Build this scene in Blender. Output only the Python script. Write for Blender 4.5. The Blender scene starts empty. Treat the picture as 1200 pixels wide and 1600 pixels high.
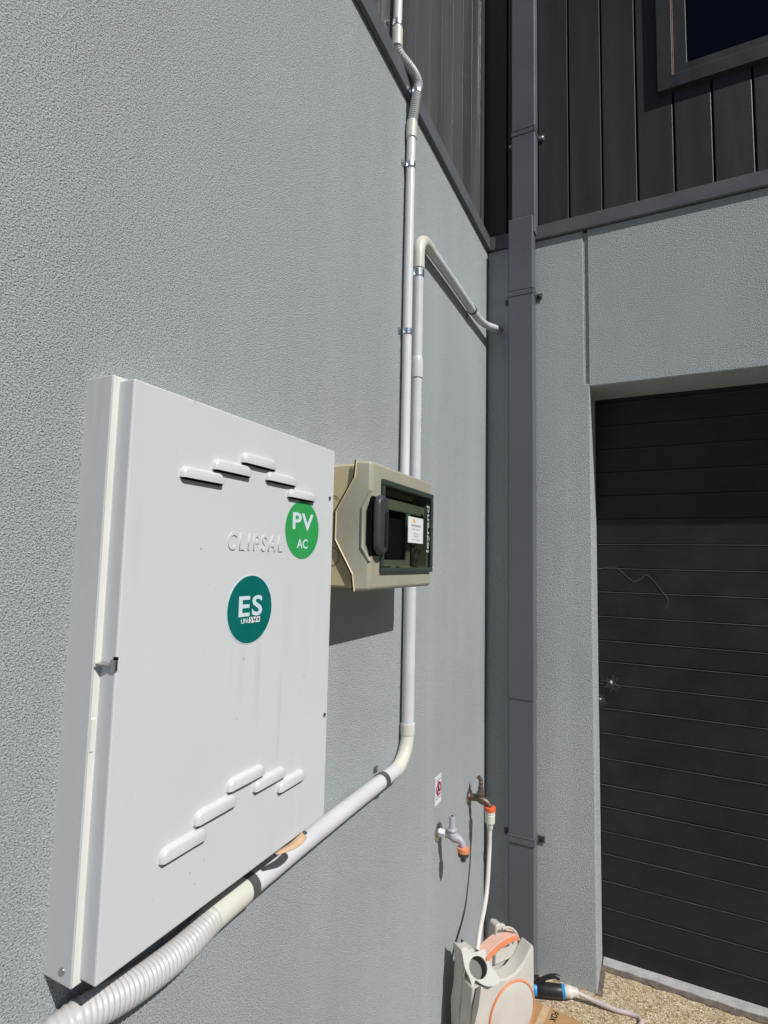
import bpy, bmesh, math, random
from mathutils import Vector, Matrix
random.seed(7)
sc = bpy.context.scene
R = math.radians
COL = sc.collection

# ------------------------------------------------------------------ camera
F_PX, YAW, PITCH, ROLL = 852.544, -0.460109, 0.0909469, 0.0219098
CAM = Vector((0.615, -2.193, 1.5))
_f = Vector((math.sin(YAW)*math.cos(PITCH), math.cos(YAW)*math.cos(PITCH), math.sin(PITCH)))
_r = Vector((math.cos(YAW), -math.sin(YAW), 0)); _u = _r.cross(_f)
c_, s_ = math.cos(ROLL), math.sin(ROLL)
AX_R, AX_U = c_*_r + s_*_u, -s_*_r + c_*_u
cd = bpy.data.cameras.new('camera'); cam = bpy.data.objects.new('camera', cd); COL.objects.link(cam)
cd.sensor_fit = 'VERTICAL'; cd.sensor_height = 36; cd.sensor_width = 27
cd.lens = F_PX/1600*36; cd.clip_start = 0.02; cd.clip_end = 500
m = Matrix.Identity(4)
for i in range(3):
    m[i][0], m[i][1], m[i][2], m[i][3] = AX_R[i], AX_U[i], -_f[i], CAM[i]
cam.matrix_world = m; sc.camera = cam

# ------------------------------------------------------------------ world, sun, exposure
SUN = Vector((1.0, -0.40, 1.06)).normalized()          # towards the sun
w = bpy.data.worlds.new('World'); sc.world = w; w.use_nodes = True
nt = w.node_tree; bg = nt.nodes['Background']
sky = nt.nodes.new('ShaderNodeTexSky'); sky.sky_type = 'NISHITA'; sky.sun_disc = False
sky.altitude = 2500; sky.dust_density = 0.5; sky.sun_elevation = math.asin(SUN.z); sky.sun_rotation = math.atan2(SUN.x, SUN.y)
nt.links.new(sky.outputs[0], bg.inputs[0]); bg.inputs[1].default_value = 0.05
sl = bpy.data.lights.new('sun', 'SUN'); so = bpy.data.objects.new('sun', sl); COL.objects.link(so)
sl.energy = 5.0; sl.angle = R(0.5); sl.color = (1.0, 0.975, 0.945)
so.rotation_euler = (-SUN).to_track_quat('-Z', 'Y').to_euler(); so.location = (4, -4, 8)
sc.view_settings.view_transform = 'Standard'; sc.view_settings.look = 'None'
sc.view_settings.exposure = -0.32; sc.view_settings.gamma = 1.0
sc.view_settings.use_curve_mapping = False

# ------------------------------------------------------------------ pixel rays (1200 x 1600 photograph)
def ray(x, y): return AX_R*((x-600)/F_PX) - AX_U*((y-800)/F_PX) + _f
def onx(x, y, X=0.0): d = ray(x, y); return CAM + d*((X-CAM.x)/d.x)
def ony(x, y, Y=0.0): d = ray(x, y); return CAM + d*((Y-CAM.y)/d.y)
def onz(x, y, Z=0.0): d = ray(x, y); return CAM + d*((Z-CAM.z)/d.z)

# ------------------------------------------------------------------ materials
def nodes(name):
    mt = bpy.data.materials.new(name); mt.use_nodes = True
    n = mt.node_tree; return mt, n, n.nodes['Principled BSDF']
def noise(n, scale, detail=3, vec=None, rough=0.55, stretch=None):
    g = n.nodes.new('ShaderNodeNewGeometry'); t = n.nodes.new('ShaderNodeTexNoise')
    t.inputs['Scale'].default_value = scale; t.inputs['Detail'].default_value = detail
    t.inputs['Roughness'].default_value = rough
    if stretch:
        mp = n.nodes.new('ShaderNodeMapping'); mp.inputs['Scale'].default_value = stretch
        n.links.new(g.outputs['Position'], mp.inputs[0]); n.links.new(mp.outputs[0], t.inputs['Vector'])
    else: n.links.new(g.outputs['Position'], t.inputs['Vector'])
    return t
def ramp(n, src, stops):
    r = n.nodes.new('ShaderNodeValToRGB'); e = r.color_ramp.elements
    while len(e) < len(stops): e.new(0.5)
    for k, (p, c) in enumerate(stops):
        e[k].position = p; e[k].color = (c[0], c[1], c[2], 1) if hasattr(c, '__len__') else (c, c, c, 1)
    n.links.new(src, r.inputs[0]); return r
def mix(n, mode, fac, a, b):
    x = n.nodes.new('ShaderNodeMix'); x.data_type = 'RGBA'; x.blend_type = mode
    x.inputs[0].default_value = fac if not hasattr(fac, 'links') else 0
    if hasattr(fac, 'links'): n.links.new(fac, x.inputs[0])
    for v, i in ((a, 6), (b, 7)):
        if hasattr(v, 'links'): n.links.new(v, x.inputs[i])
        else: x.inputs[i].default_value = (*v, 1)
    return x.outputs[2]
def pbr(name, col, rough=0.5, metal=0.0, var=0.06, vscale=9, bump=0.0, bscale=400, spec=0.5, dirt=0.0, stretch=None):
    mt, n, b = nodes(name)
    b.inputs['Metallic'].default_value = metal; b.inputs['Specular IOR Level'].default_value = spec
    t = noise(n, vscale, 4, stretch=stretch)
    r = ramp(n, t.outputs[0], [(0.3, [c*(1-var) for c in col]), (0.7, [min(1, c*(1+var)) for c in col])])
    out = r.outputs[0]
    if dirt:
        t2 = noise(n, 38, 6, rough=0.7); r2 = ramp(n, t2.outputs[0], [(0.56, 1.0), (0.74, 1-dirt)])
        out = mix(n, 'MULTIPLY', 1.0, out, r2.outputs[0])
    n.links.new(out, b.inputs['Base Color'])
    rr = ramp(n, t.outputs[0], [(0.25, max(0.02, rough-0.07)), (0.75, min(1, rough+0.07))])
    n.links.new(rr.outputs[0], b.inputs['Roughness'])
    if bump:
        t3 = noise(n, bscale, 3); bp = n.nodes.new('ShaderNodeBump'); bp.inputs['Strength'].default_value = 1
        bp.inputs['Distance'].default_value = bump
        n.links.new(t3.outputs[0], bp.inputs['Height']); n.links.new(bp.outputs[0], b.inputs['Normal'])
    return mt
def stucco(name, col, scale=500, dist=0.0040):
    mt, n, b = nodes(name); b.inputs['Roughness'].default_value = 0.9; b.inputs['Specular IOR Level'].default_value = 0.15
    big = noise(n, 1.4, 3); streak = noise(n, 5.5, 3, stretch=(1, 1, 0.06)); grain = noise(n, scale, 2.5, rough=0.6)
    a = ramp(n, big.outputs[0], [(0.3, [c*0.93 for c in col]), (0.7, [c*1.05 for c in col])])
    s = ramp(n, streak.outputs[0], [(0.35, 0.96), (0.60, 1.01), (0.72, 1.07)])
    g = ramp(n, grain.outputs[0], [(0.33, 0.42), (0.47, 0.95), (0.68, 1.14)])  # grain pits darkened in the colour to imitate their self-shadow
    o = mix(n, 'MULTIPLY', 1.0, a.outputs[0], s.outputs[0]); o = mix(n, 'MULTIPLY', 1.0, o, g.outputs[0])
    n.links.new(o, b.inputs['Base Color'])
    g2 = noise(n, scale*0.62, 3); ad = n.nodes.new('ShaderNodeMath'); ad.operation = 'MULTIPLY_ADD'
    n.links.new(g2.outputs[0], ad.inputs[0]); ad.inputs[1].default_value = 0.7; n.links.new(grain.outputs[0], ad.inputs[2])
    bp = n.nodes.new('ShaderNodeBump'); bp.inputs['Distance'].default_value = dist; bp.inputs['Strength'].default_value = 1
    n.links.new(ad.outputs[0], bp.inputs['Height']); n.links.new(bp.outputs[0], b.inputs['Normal'])
    return mt
def aggregate(name):
    mt, n, b = nodes(name); b.inputs['Roughness'].default_value = 0.75
    g = n.nodes.new('ShaderNodeNewGeometry'); v = n.nodes.new('ShaderNodeTexVoronoi'); v.inputs['Scale'].default_value = 165
    v2 = n.nodes.new('ShaderNodeTexVoronoi'); v2.feature = 'DISTANCE_TO_EDGE'; v2.inputs['Scale'].default_value = 165
    n.links.new(g.outputs['Position'], v.inputs['Vector']); n.links.new(g.outputs['Position'], v2.inputs['Vector'])
    sp = n.nodes.new('ShaderNodeSeparateColor'); n.links.new(v.outputs['Color'], sp.inputs[0])
    r = ramp(n, sp.outputs[0], [(0.0, (.28, .18, .10)), (0.15, (.50, .37, .22)), (0.5, (.64, .50, .31)), (0.75, (.74, .61, .41)), (0.97, (.82, .74, .58))])
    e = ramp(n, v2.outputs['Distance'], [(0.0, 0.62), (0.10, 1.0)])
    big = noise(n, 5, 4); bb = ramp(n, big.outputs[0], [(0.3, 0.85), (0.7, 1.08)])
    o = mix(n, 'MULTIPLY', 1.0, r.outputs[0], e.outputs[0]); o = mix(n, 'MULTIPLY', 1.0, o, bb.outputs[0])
    n.links.new(o, b.inputs['Base Color'])
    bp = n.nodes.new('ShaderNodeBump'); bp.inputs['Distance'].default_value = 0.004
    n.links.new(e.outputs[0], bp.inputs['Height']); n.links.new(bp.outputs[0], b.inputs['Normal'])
    return mt
def painted(name, col):
    mt = pbr(name, col, .33, 0, .02, 2.5, bump=.0003, bscale=22); n = mt.node_tree; b = n.nodes['Principled BSDF']
    src = b.inputs['Base Color'].links[0].from_socket
    st = noise(n, 55, 4, stretch=(1, 1, .045)); mk = noise(n, 4.5, 3); sp = noise(n, 120, 2, rough=.4)
    a = ramp(n, st.outputs[0], [(0.52, 1.0), (0.75, 0.86)]); k = ramp(n, mk.outputs[0], [(0.48, 0.0), (0.66, 1.0)])
    o = mix(n, 'MULTIPLY', k.outputs[0], src, a.outputs[0])
    c = ramp(n, sp.outputs[0], [(0.765, 1.0), (0.79, 0.62)]); o = mix(n, 'MULTIPLY', 1.0, o, c.outputs[0])
    n.links.new(o, b.inputs['Base Color']); return mt
def tinted(name, tint, rough=0.06):
    mt = bpy.data.materials.new(name); mt.use_nodes = True; n = mt.node_tree; n.nodes.clear()
    o = n.nodes.new('ShaderNodeOutputMaterial'); mx = n.nodes.new('ShaderNodeMixShader')
    t = n.nodes.new('ShaderNodeBsdfTransparent'); t.inputs[0].default_value = (*tint, 1)
    g = n.nodes.new('ShaderNodeBsdfGlossy'); g.inputs['Roughness'].default_value = rough
    f = n.nodes.new('ShaderNodeLayerWeight'); f.inputs[0].default_value = 0.5
    p = n.nodes.new('ShaderNodeMath'); p.operation = 'POWER'; p.inputs[1].default_value = 4; n.links.new(f.outputs['Facing'], p.inputs[0])
    q = n.nodes.new('ShaderNodeMath'); q.operation = 'MULTIPLY_ADD'; q.inputs[1].default_value = 0.7; q.inputs[2].default_value = 0.035
    n.links.new(p.outputs[0], q.inputs[0]); n.links.new(q.outputs[0], mx.inputs[0]); n.links.new(t.outputs[0], mx.inputs[1]); n.links.new(g.outputs[0], mx.inputs[2])
    n.links.new(mx.outputs[0], o.inputs[0]); return mt

M = dict(
    stucco=stucco('stucco', (.500, .542, .555)),
    stucco_b=stucco('stucco_back', (.500, .542, .555), 300, 0.0052),
    low_bounce_ground=pbr('low_bounce_ground', (.05, .05, .052), .9, 0, .2, 6, bump=.004, bscale=200),
    ground=aggregate('exposed_aggregate'),
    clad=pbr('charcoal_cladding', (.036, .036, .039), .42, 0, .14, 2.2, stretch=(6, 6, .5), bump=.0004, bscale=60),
    clad_left=pbr('charcoal_cladding_painted_sheen', (.088, .089, .088), .30, 0, .28, 2.0, stretch=(5, 5, .35), bump=.0004, bscale=60),  # same paint as clad; sunlit sheen and reflected streaks put into the colour
    flash=pbr('flashing_metal', (.115, .125, .135), .38, 0, .08, 6),
    pipe_dark=pbr('downpipe_paint', (.118, .130, .150), .42, 0, .06, 4, dirt=.06),
    black=pbr('black_gap', (.005, .005, .006), .9, spec=.08),
    door=pbr('roller_door_black', (.019, .019, .0205), .50, 0, .25, 7, bump=.0004, bscale=260, dirt=.12, spec=.35),
    lit_lip_paint=pbr('painted_sunlit_lip', (.046, .046, .048), .8, 0, .5, 18, stretch=(1, 1, 1)),  # paler slat lip: sunlight on the edge put into the colour
    glass=pbr('window_glass', (.003, .005, .010), .05, 0, .02, 2, spec=.10),
    sill=pbr('concrete_sill', (.42, .42, .41), .85, 0, .15, 25, bump=.002, bscale=120),
    joint=pbr('joint_brown', (.16, .125, .10), .95, 0, .35, 45, bump=.003, bscale=160),
    cab=painted('cabinet_white', (.665, .680, .690)),
    cream=pbr('cream_gasket', (.74, .74, .68), .6, 0, .06, 20, dirt=.06),
    white_pvc=pbr('conduit_grey_white', (.66, .66, .69), .32, 0, .04, 12, dirt=.05),
    white2=pbr('conduit_white', (.75, .76, .77), .32, 0, .03, 12, dirt=.05),
    cream_pvc=pbr('conduit_cream', (.69, .68, .595), .35, 0, .05, 14, dirt=.06),
    flex=pbr('flex_grey', (.57, .56, .55), .45, 0, .05, 14, dirt=.08),
    flex2=pbr('flex_grey_dark', (.56, .57, .57), .4, 0, .05, 14),
    zinc=pbr('zinc_clip', (.62, .68, .74), .3, 1.0, .12, 40),
    dark_clip=pbr('dark_clip', (.12, .12, .12), .5, .3, .3, 90),
    beige=pbr('enclosure_grey_beige', (.395, .380, .295), .42, 0, .05, 10, dirt=.10),
    beige2=pbr('enclosure_base_beige', (.72, .61, .37), .45, 0, .05, 10, dirt=.05),
    inner=pbr('enclosure_inner', (.52, .53, .42), .6),
    handle=pbr('handle_grey', (.052, .056, .064), .4, 0, .08, 30),
    tint=tinted('smoked_window', (.67, .71, .67)),
    paper=pbr('sticker_white', (.80, .81, .84), .45, 0, .02),
    green=pbr('sticker_green', (.035, .36, .095), .42, 0, .05, 25),
    teal=pbr('sticker_teal', (.0, .145, .128), .42, 0, .05, 25),
    lettering=pbr('lettering_white', (.66, .78, .84), .45, 0, .03),
    ink=pbr('ink_black', (.02, .02, .022), .6),
    ink_grey=pbr('ink_grey', (.30, .31, .33), .6),
    orange_mark=pbr('sun_mark_orange', (.75, .50, .16), .5),
    red=pbr('sign_red', (.40, .08, .10), .5),
    steel_print=pbr('grey_print', (.42, .50, .48), .5),
    steel=pbr('steel_dull', (.55, .54, .52), .28, 1.0, .15, 60),
    brass=pbr('aged_brass', (.17, .13, .095), .45, .6, .25, 80, bump=.0006, bscale=300),
    grey_tap=pbr('grey_plastic_tap', (.44, .42, .46), .4, 0, .06, 40),
    orange=pbr('orange_plastic', (.78, .27, .12), .45, 0, .08, 40),
    orange_red=pbr('orange_red_plastic', (.82, .14, .04), .45, 0, .08, 40),
    pink=pbr('faded_orange_plastic', (.76, .47, .37), .55, 0, .08, 30, dirt=.06),
    hose=pbr('hose_white', (.66, .63, .59), .4, 0, .05, 30),
    hose_pink=pbr('hose_pink_grey', (.52, .44, .43), .45, 0, .06, 30),
    reel=pbr('reel_grey_plastic', (.57, .555, .51), .5, 0, .05, 14, dirt=.06),
    reel_dark=pbr('reel_hole_grey', (.16, .155, .145), .6),
    dark_green=pbr('dark_grey_green', (.045, .060, .052), .35),
    blue=pbr('blue_plastic', (.03, .30, .62), .4, 0, .06, 40),
    rubber=pbr('black_rubber', (.018, .018, .02), .45, 0, .1, 60),
    card=pbr('cardboard', (.45, .27, .12), .8, 0, .10, 20, dirt=.1),
    tape=pbr('tan_strip', (.62, .42, .26), .6, 0, .12, 60),
    web=pbr('cobweb_white', (.70, .70, .72), .9),
    web_dim=pbr('cobweb_grey', (.16, .16, .17), .9),
    rust=pbr('rusty_edge', (.20, .10, .07), .6, 0, .4, 30),
)

# ------------------------------------------------------------------ mesh helpers
def box(bm, x0, x1, y0, y1, z0, z1):
    v = [bm.verts.new(p) for p in ((x0,y0,z0),(x1,y0,z0),(x1,y1,z0),(x0,y1,z0),(x0,y0,z1),(x1,y0,z1),(x1,y1,z1),(x0,y1,z1))]
    for f in ((3,2,1,0),(4,5,6,7),(0,1,5,4),(1,2,6,5),(2,3,7,6),(3,0,4,7)): bm.faces.new([v[i] for i in f])
def prism(bm, pts, off):
    """closed polygon pts (Vectors) extruded by vector off"""
    a = [bm.verts.new(p) for p in pts]; b = [bm.verts.new(Vector(p)+off) for p in pts]; n = len(a)
    bm.faces.new(a); bm.faces.new(b[::-1])
    for i in range(n): bm.faces.new((a[i], b[i], b[(i+1) % n], a[(i+1) % n]))
    bmesh.ops.recalc_face_normals(bm, faces=bm.faces)
def frames(path):
    ts = []
    for i in range(len(path)):
        t = path[min(i+1, len(path)-1)] - path[max(i-1, 0)]; ts.append(t.normalized())
    n = ts[0].orthogonal().normalized(); out = []
    for t in ts:
        n = (n - t*n.dot(t)).normalized(); out.append((t, n, t.cross(n)))
    return out
def tube(bm, path, r, seg=20, cap=True):
    path = [Vector(p) for p in path]; rings = []
    for i, (p, (t, n, b)) in enumerate(zip(path, frames(path))):
        rr = r(i) if callable(r) else r
        rings.append([bm.verts.new(p + (n*math.cos(2*math.pi*k/seg) + b*math.sin(2*math.pi*k/seg))*rr) for k in range(seg)])
    for a, b in zip(rings, rings[1:]):
        for k in range(seg): bm.faces.new((a[k], a[(k+1) % seg], b[(k+1) % seg], b[k]))
    if cap: bm.faces.new(rings[0][::-1]); bm.faces.new(rings[-1])
def lathe(bm, org, axis, prof, seg=28):
    """prof: list of (distance along axis, radius)"""
    org, axis = Vector(org), Vector(axis).normalized(); n = axis.orthogonal().normalized(); b = axis.cross(n)
    rings = [[bm.verts.new(org + axis*d + (n*math.cos(2*math.pi*k/seg) + b*math.sin(2*math.pi*k/seg))*max(r, 1e-5)) for k in range(seg)] for d, r in prof]
    for a, c in zip(rings, rings[1:]):
        for k in range(seg): bm.faces.new((a[k], a[(k+1) % seg], c[(k+1) % seg], c[k]))
    bm.faces.new(rings[0][::-1]); bm.faces.new(rings[-1])
def smooth_path(pts, per=10):
    P = [Vector(p) for p in pts]; P = [P[0]*2-P[1]] + P + [P[-1]*2-P[-2]]; out = []
    for i in range(1, len(P)-2):
        a, b, c, d = P[i-1:i+3]
        for k in range(per):
            t = k/per
            out.append(0.5*((2*b) + (c-a)*t + (2*a-5*b+4*c-d)*t*t + (3*b-a-3*c+d)*t**3))
    out.append(P[-2]); return out
def resample(path, step):
    out = [path[0].copy()]; acc = 0
    for a, b in zip(path, path[1:]):
        L = (b-a).length; d = step-acc
        while d <= L: out.append(a.lerp(b, d/L)); d += step
        acc = (acc + L) % step
    return out
def build(name, bm, mat, parent=None, bevel=0.0, smooth=False, seg=2, ang=35):
    me = bpy.data.meshes.new(name); bmesh.ops.recalc_face_normals(bm, faces=bm.faces)
    lo = Vector((min(v.co[i] for v in bm.verts) for i in range(3))); hi = Vector((max(v.co[i] for v in bm.verts) for i in range(3)))
    c = (lo+hi)/2; c.z = lo.z
    for v in bm.verts: v.co -= c
    bm.to_mesh(me); bm.free(); me.materials.append(M[mat])
    o = bpy.data.objects.new(name, me); COL.objects.link(o); o.location = c
    if parent:
        o.parent = parent; base = Vector(parent.location)
        if parent.parent: base = base + Vector(parent.parent.location)
        o.location = c - base
    if bevel:
        b = o.modifiers.new('bevel', 'BEVEL'); b.width = bevel; b.segments = seg; b.limit_method = 'ANGLE'; b.angle_limit = R(ang)
        b.harden_normals = False
    if smooth:
        for p in me.polygons: p.use_smooth = True
        me.set_sharp_from_angle(angle=R(40))
    return o
def bx(name, mat, parent, x, y, z, bevel=0.0, smooth=False):
    bm = bmesh.new(); box(bm, *x, *y, *z); return build(name, bm, mat, parent, bevel, smooth)
def tb(name, mat, parent, path, r, seg=20):
    bm = bmesh.new(); tube(bm, path, r, seg); return build(name, bm, mat, parent, smooth=True)
def lt(name, mat, parent, org, axis, prof, seg=28):
    bm = bmesh.new(); lathe(bm, org, axis, prof, seg); return build(name, bm, mat, parent, smooth=True)
def thing(name, label, cat, loc, group=None):
    o = bpy.data.objects.new(name, None); COL.objects.link(o); o.location = loc; o.empty_display_size = .1
    o['label'] = label; o['category'] = cat
    if group: o['group'] = group
    return o
def tag(o, label, cat, group=None):
    o['label'] = label; o['category'] = cat
    if group: o['group'] = group
    return o
def text(name, body, mat, parent, org, u, v, width, height, depth=0.0004, bold=0.02, shear=0.0, spc=1.0):
    """lettering fitted into width x height, lower-left corner at org, reading along u, up along v"""
    cu = bpy.data.curves.new('t', 'FONT'); cu.body = body; cu.size = 1; cu.offset = bold; cu.shear = shear; cu.resolution_u = 4; cu.space_character = spc
    cu.extrude = 0.5
    ob = bpy.data.objects.new('t', cu); COL.objects.link(ob); bpy.context.view_layer.update()
    me = bpy.data.meshes.new_from_object(ob.evaluated_get(bpy.context.evaluated_depsgraph_get()))
    bpy.data.objects.remove(ob); bm = bmesh.new(); bm.from_mesh(me); bpy.data.meshes.remove(me)
    xs = [q.co.x for q in bm.verts]; ys = [q.co.y for q in bm.verts]
    x0, x1, y0, y1 = min(xs), max(xs), min(ys), max(ys); u, v = Vector(u), Vector(v); n = u.cross(v)
    for q in bm.verts:
        q.co = Vector(org) + u*((q.co.x-x0)/(x1-x0)*width) + v*((q.co.y-y0)/(y1-y0)*height) + n*((q.co.z+0.5)*depth)
    return build(name, bm, mat, parent)
def disc(name, mat, parent, c, n, r, th, seg=64):
    return lt(name, mat, parent, c, n, [(0, r), (th, r)], seg)
UY, UZ, UX = Vector((0,1,0)), Vector((0,0,1)), Vector((1,0,0))

# ================================================================== GROUND
bm = bmesh.new(); S = 70
vs = [bm.verts.new(p) for p in ((-S,-S,0),(S,-S,0),(S,S,0),(-S,S,0))]; bm.faces.new(vs)
g = build('ground', bm, 'low_bounce_ground'); g['kind'] = 'structure'  # unseen outer ground, made dark to cut warm bounce into the shadows
bm = bmesh.new(); vs = [bm.verts.new(p) for p in ((-.1,-1.15,.0),(6.5,-1.15,0),(6.5,.4,0),(-.1,.4,0))]  # pavement ends early out of view, so less light bounces off it
for v in vs: v.co.z = .004
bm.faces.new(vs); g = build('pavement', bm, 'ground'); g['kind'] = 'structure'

# ================================================================== BUILDING
B = thing('industrial_building', 'grey stucco building with charcoal upper cladding, high window and black slatted garage door', 'building', (0, 0, 0))
TOP = 2.834; LINT = 2.193; JX = 0.405; DX1 = 2.85
bx('wall', 'stucco', B, (-.22, 0), (-7, .25), (-.1, TOP))['label'] = 'long grey stucco wall carrying the cabinet and conduits'
pts = [(0.001,-.1),(JX,-.1),(JX,LINT),(DX1,LINT),(DX1,-.1),(6,-.1),(6,TOP),(.4015,TOP),(.4015,2.205),(.3865,2.205),(.3865,TOP),(0.001,TOP)]
bm = bmesh.new(); prism(bm, [Vector((x,0,z)) for x, z in pts], Vector((0,.25,0)))
bw = build('wall', bm, 'stucco_b', B, bevel=.004); bw['label'] = 'grey stucco wall around the garage door'
bx('control_joint', 'stucco_b', B, (.380, .408), (.0055, .2), (2.2, TOP-.01))
# garage door
gd = bx('garage_door', 'black', B, (JX+.002, DX1-.002), (.222, .24), (.0, LINT+.05)); gd['label'] = 'black garage door of horizontal slats'
zs = [2.27, 2.174, 2.078, 1.981, 1.885, 1.788, 1.692, 1.592, 1.495, 1.40, 1.302, 1.206, 1.124, 1.037, .942, .846, .75, .65, .566, .474, .391, .291, .193, .097, .014]
for i, (a, b) in enumerate(zip(zs, zs[1:])):
    gap = .0010 if i not in (11, 17) else .0026
    bm = bmesh.new(); y0 = .2
    # slat profile: flat face, chamfered upper lip that catches the light, lower return
    pr = [(y0+.024, b+gap/2), (y0+.003, b+gap/2), (y0, b+gap/2+.002), (y0, a-gap/2-.006), (y0-.0015, a-gap/2-.0035), (y0-.0017, a-gap/2-.0022), (y0-.0004, a-gap/2), (y0+.024, a-gap/2)]
    prism(bm, [Vector((JX+.003, y, z)) for y, z in pr], Vector((DX1-JX-.006, 0, 0)))
    bm.faces.ensure_lookup_table()
    sl_ = build('door_slat', bm, 'door', gd); sl_.data.materials.append(M['lit_lip_paint'])
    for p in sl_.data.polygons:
        if abs(p.normal.x) < .1 and p.normal.z > .3 and p.normal.y < -.1: p.material_index = 1  # upper lip faces painted lighter to imitate the sun catching them
# sill and joints
bm = bmesh.new(); n = 60
top, bot = [], []
for i in range(n+1):
    x = JX+.004 + (DX1-JX-.008)*i/n
    top.append(Vector((x, .26, .012))); bot.append(Vector((x, .158 + random.uniform(-.004, .006), .012)))
prism(bm, top + bot[::-1], Vector((0, 0, -.02))); build('door_sill', bm, 'sill', B, bevel=.003)
bm = bmesh.new(); top, bot = [], []
for i in range(n*2+1):
    x = JX+.002 + (DX1-JX-.004)*i/(n*2)
    top.append(Vector((x, .18, .008))); bot.append(Vector((x, .128 + random.uniform(-.005, .007), .008)))
prism(bm, top + bot[::-1], Vector((0, 0, -.01))); build('joint_strip', bm, 'joint', B)
bm = bmesh.new(); top, bot = [], []
for i in range(41):
    y = -.004 + .15*i/40
    top.append(Vector((JX-.002, y, .0085))); bot.append(Vector((JX+.015 + random.uniform(-.003, .003), y, .0085)))
prism(bm, top + bot[::-1], Vector((0, 0, -.01))); build('joint_strip', bm, 'joint', B)

# flashings
def flashing(name, prof, along):
    bm = bmesh.new(); prism(bm, prof, along); return build(name, bm, 'flash', B, bevel=.0012)
flashing('flashing', [Vector((.0145,y,z)) for y, z in ((.03,2.900),(.004,2.898),(-.0125,2.893),(-.0135,2.837),(-.009,2.8345),(.03,2.8375))], Vector((6,0,0)))
flashing('flashing', [Vector((x,-7,z)) for x, z in ((-.03,2.900),(-.004,2.898),(.0135,2.893),(.0145,2.836),(.009,2.8335),(-.03,2.8365))], Vector((0,6.998,0)))
# upper wall cladding: one object per board
CT = 4.9
ul = bx('upper_wall', 'black', B, (-.2, -.048), (-7, .3), (TOP, CT)); ul['label'] = 'charcoal vertical board cladding above the long stucco wall'
ub = bx('upper_wall', 'black', B, (-.048, 6), (.048, .3), (TOP, CT)); ub['label'] = 'charcoal vertical board cladding around the window'
def board_mesh(wd, h, th=.026):
    bm = bmesh.new(); box(bm, 0, wd, 0, th, 0, h); bmesh.ops.recalc_face_normals(bm, faces=bm.faces)
    me = bpy.data.meshes.new('cladding_board'); bm.to_mesh(me); bm.free(); return me
def board(me, mat, parent, loc, rot=0.0):
    o = bpy.data.objects.new('cladding_board', me); COL.objects.link(o); o.parent = parent
    o.location = Vector(loc) - Vector(parent.location); o.rotation_euler = (0, 0, rot)
    if not me.materials: me.materials.append(M[mat])
    b = o.modifiers.new('bevel', 'BEVEL'); b.width = .0022; b.segments = 2
    return o
WX0, WX1, WZ0, WZ1 = .664, 2.05, 3.325, 4.55
P = .1275; mf = board_mesh(P-.007, CT-2.89); ms = board_mesh(P-.007, WZ0+.01-2.89); mtp = board_mesh(P-.007, CT-WZ1+.01)
for i in range(-3, 24):
    x = .334 + P*i + .0035
    if x > WX0-.06 and x+P < WX1+.03 and x > .6:
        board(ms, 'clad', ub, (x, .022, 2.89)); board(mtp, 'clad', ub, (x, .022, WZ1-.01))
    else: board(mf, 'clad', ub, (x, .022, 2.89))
PL = .1165; ml = board_mesh(PL-.003, CT-2.89, .026)
for i in range(34):
    y = -.062 - PL*i - PL + .0015
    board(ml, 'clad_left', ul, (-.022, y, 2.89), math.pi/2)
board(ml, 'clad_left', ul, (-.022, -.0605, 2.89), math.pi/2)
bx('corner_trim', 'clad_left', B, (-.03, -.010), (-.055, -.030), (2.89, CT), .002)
# window
wn = bx('window', 'black', B, (WX0+.01, WX1-.01), (.10, .12), (WZ0+.01, WZ1-.01)); wn['label'] = 'dark window in charcoal frame'
fw = .052; yf = .002
def frame_ring(name, mat, x0, x1, z0, z1, wd, y0, y1, bev):
    bm = bmesh.new()
    a = [Vector((x,y0,z)) for x, z in ((x0,z0),(x1,z0),(x1,z1),(x0,z1))]; b = [Vector((x,y0,z)) for x, z in ((x0+wd,z0+wd),(x1-wd,z0+wd),(x1-wd,z1-wd),(x0+wd,z1-wd))]
    for k in range(4):
        bm2 = [a[k], a[(k+1) % 4], b[(k+1) % 4], b[k]]
        f = [bm.verts.new(p) for p in bm2]; r = [bm.verts.new(p+Vector((0,y1-y0,0))) for p in bm2]
        bm.faces.new(f); bm.faces.new(r[::-1])
        bm.faces.new((f[0], f[1], r[1], r[0])); bm.faces.new((f[2], f[3], r[3], r[2]))
    bmesh.ops.remove_doubles(bm, verts=bm.verts, dist=1e-5)
    return build(name, bm, mat, wn, bevel=bev)
frame_ring('window_frame', 'clad', WX0, WX1, WZ0, WZ1, fw, yf, .060, .0015)
frame_ring('rusty_bead', 'rust', WX0+fw, WX1-fw, WZ0+fw, WZ1-fw, .006, .009, .06, .001)
frame_ring('sash', 'clad', WX0+fw+.006, WX1-fw-.006, WZ0+fw+.006, WZ1-fw-.006, .045, .024, .060, .002)
bx('pane', 'glass', wn, (WX0+fw+.04, WX1-fw-.04), (.040, .046), (WZ0+fw+.04, WZ1-fw-.04))

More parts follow.
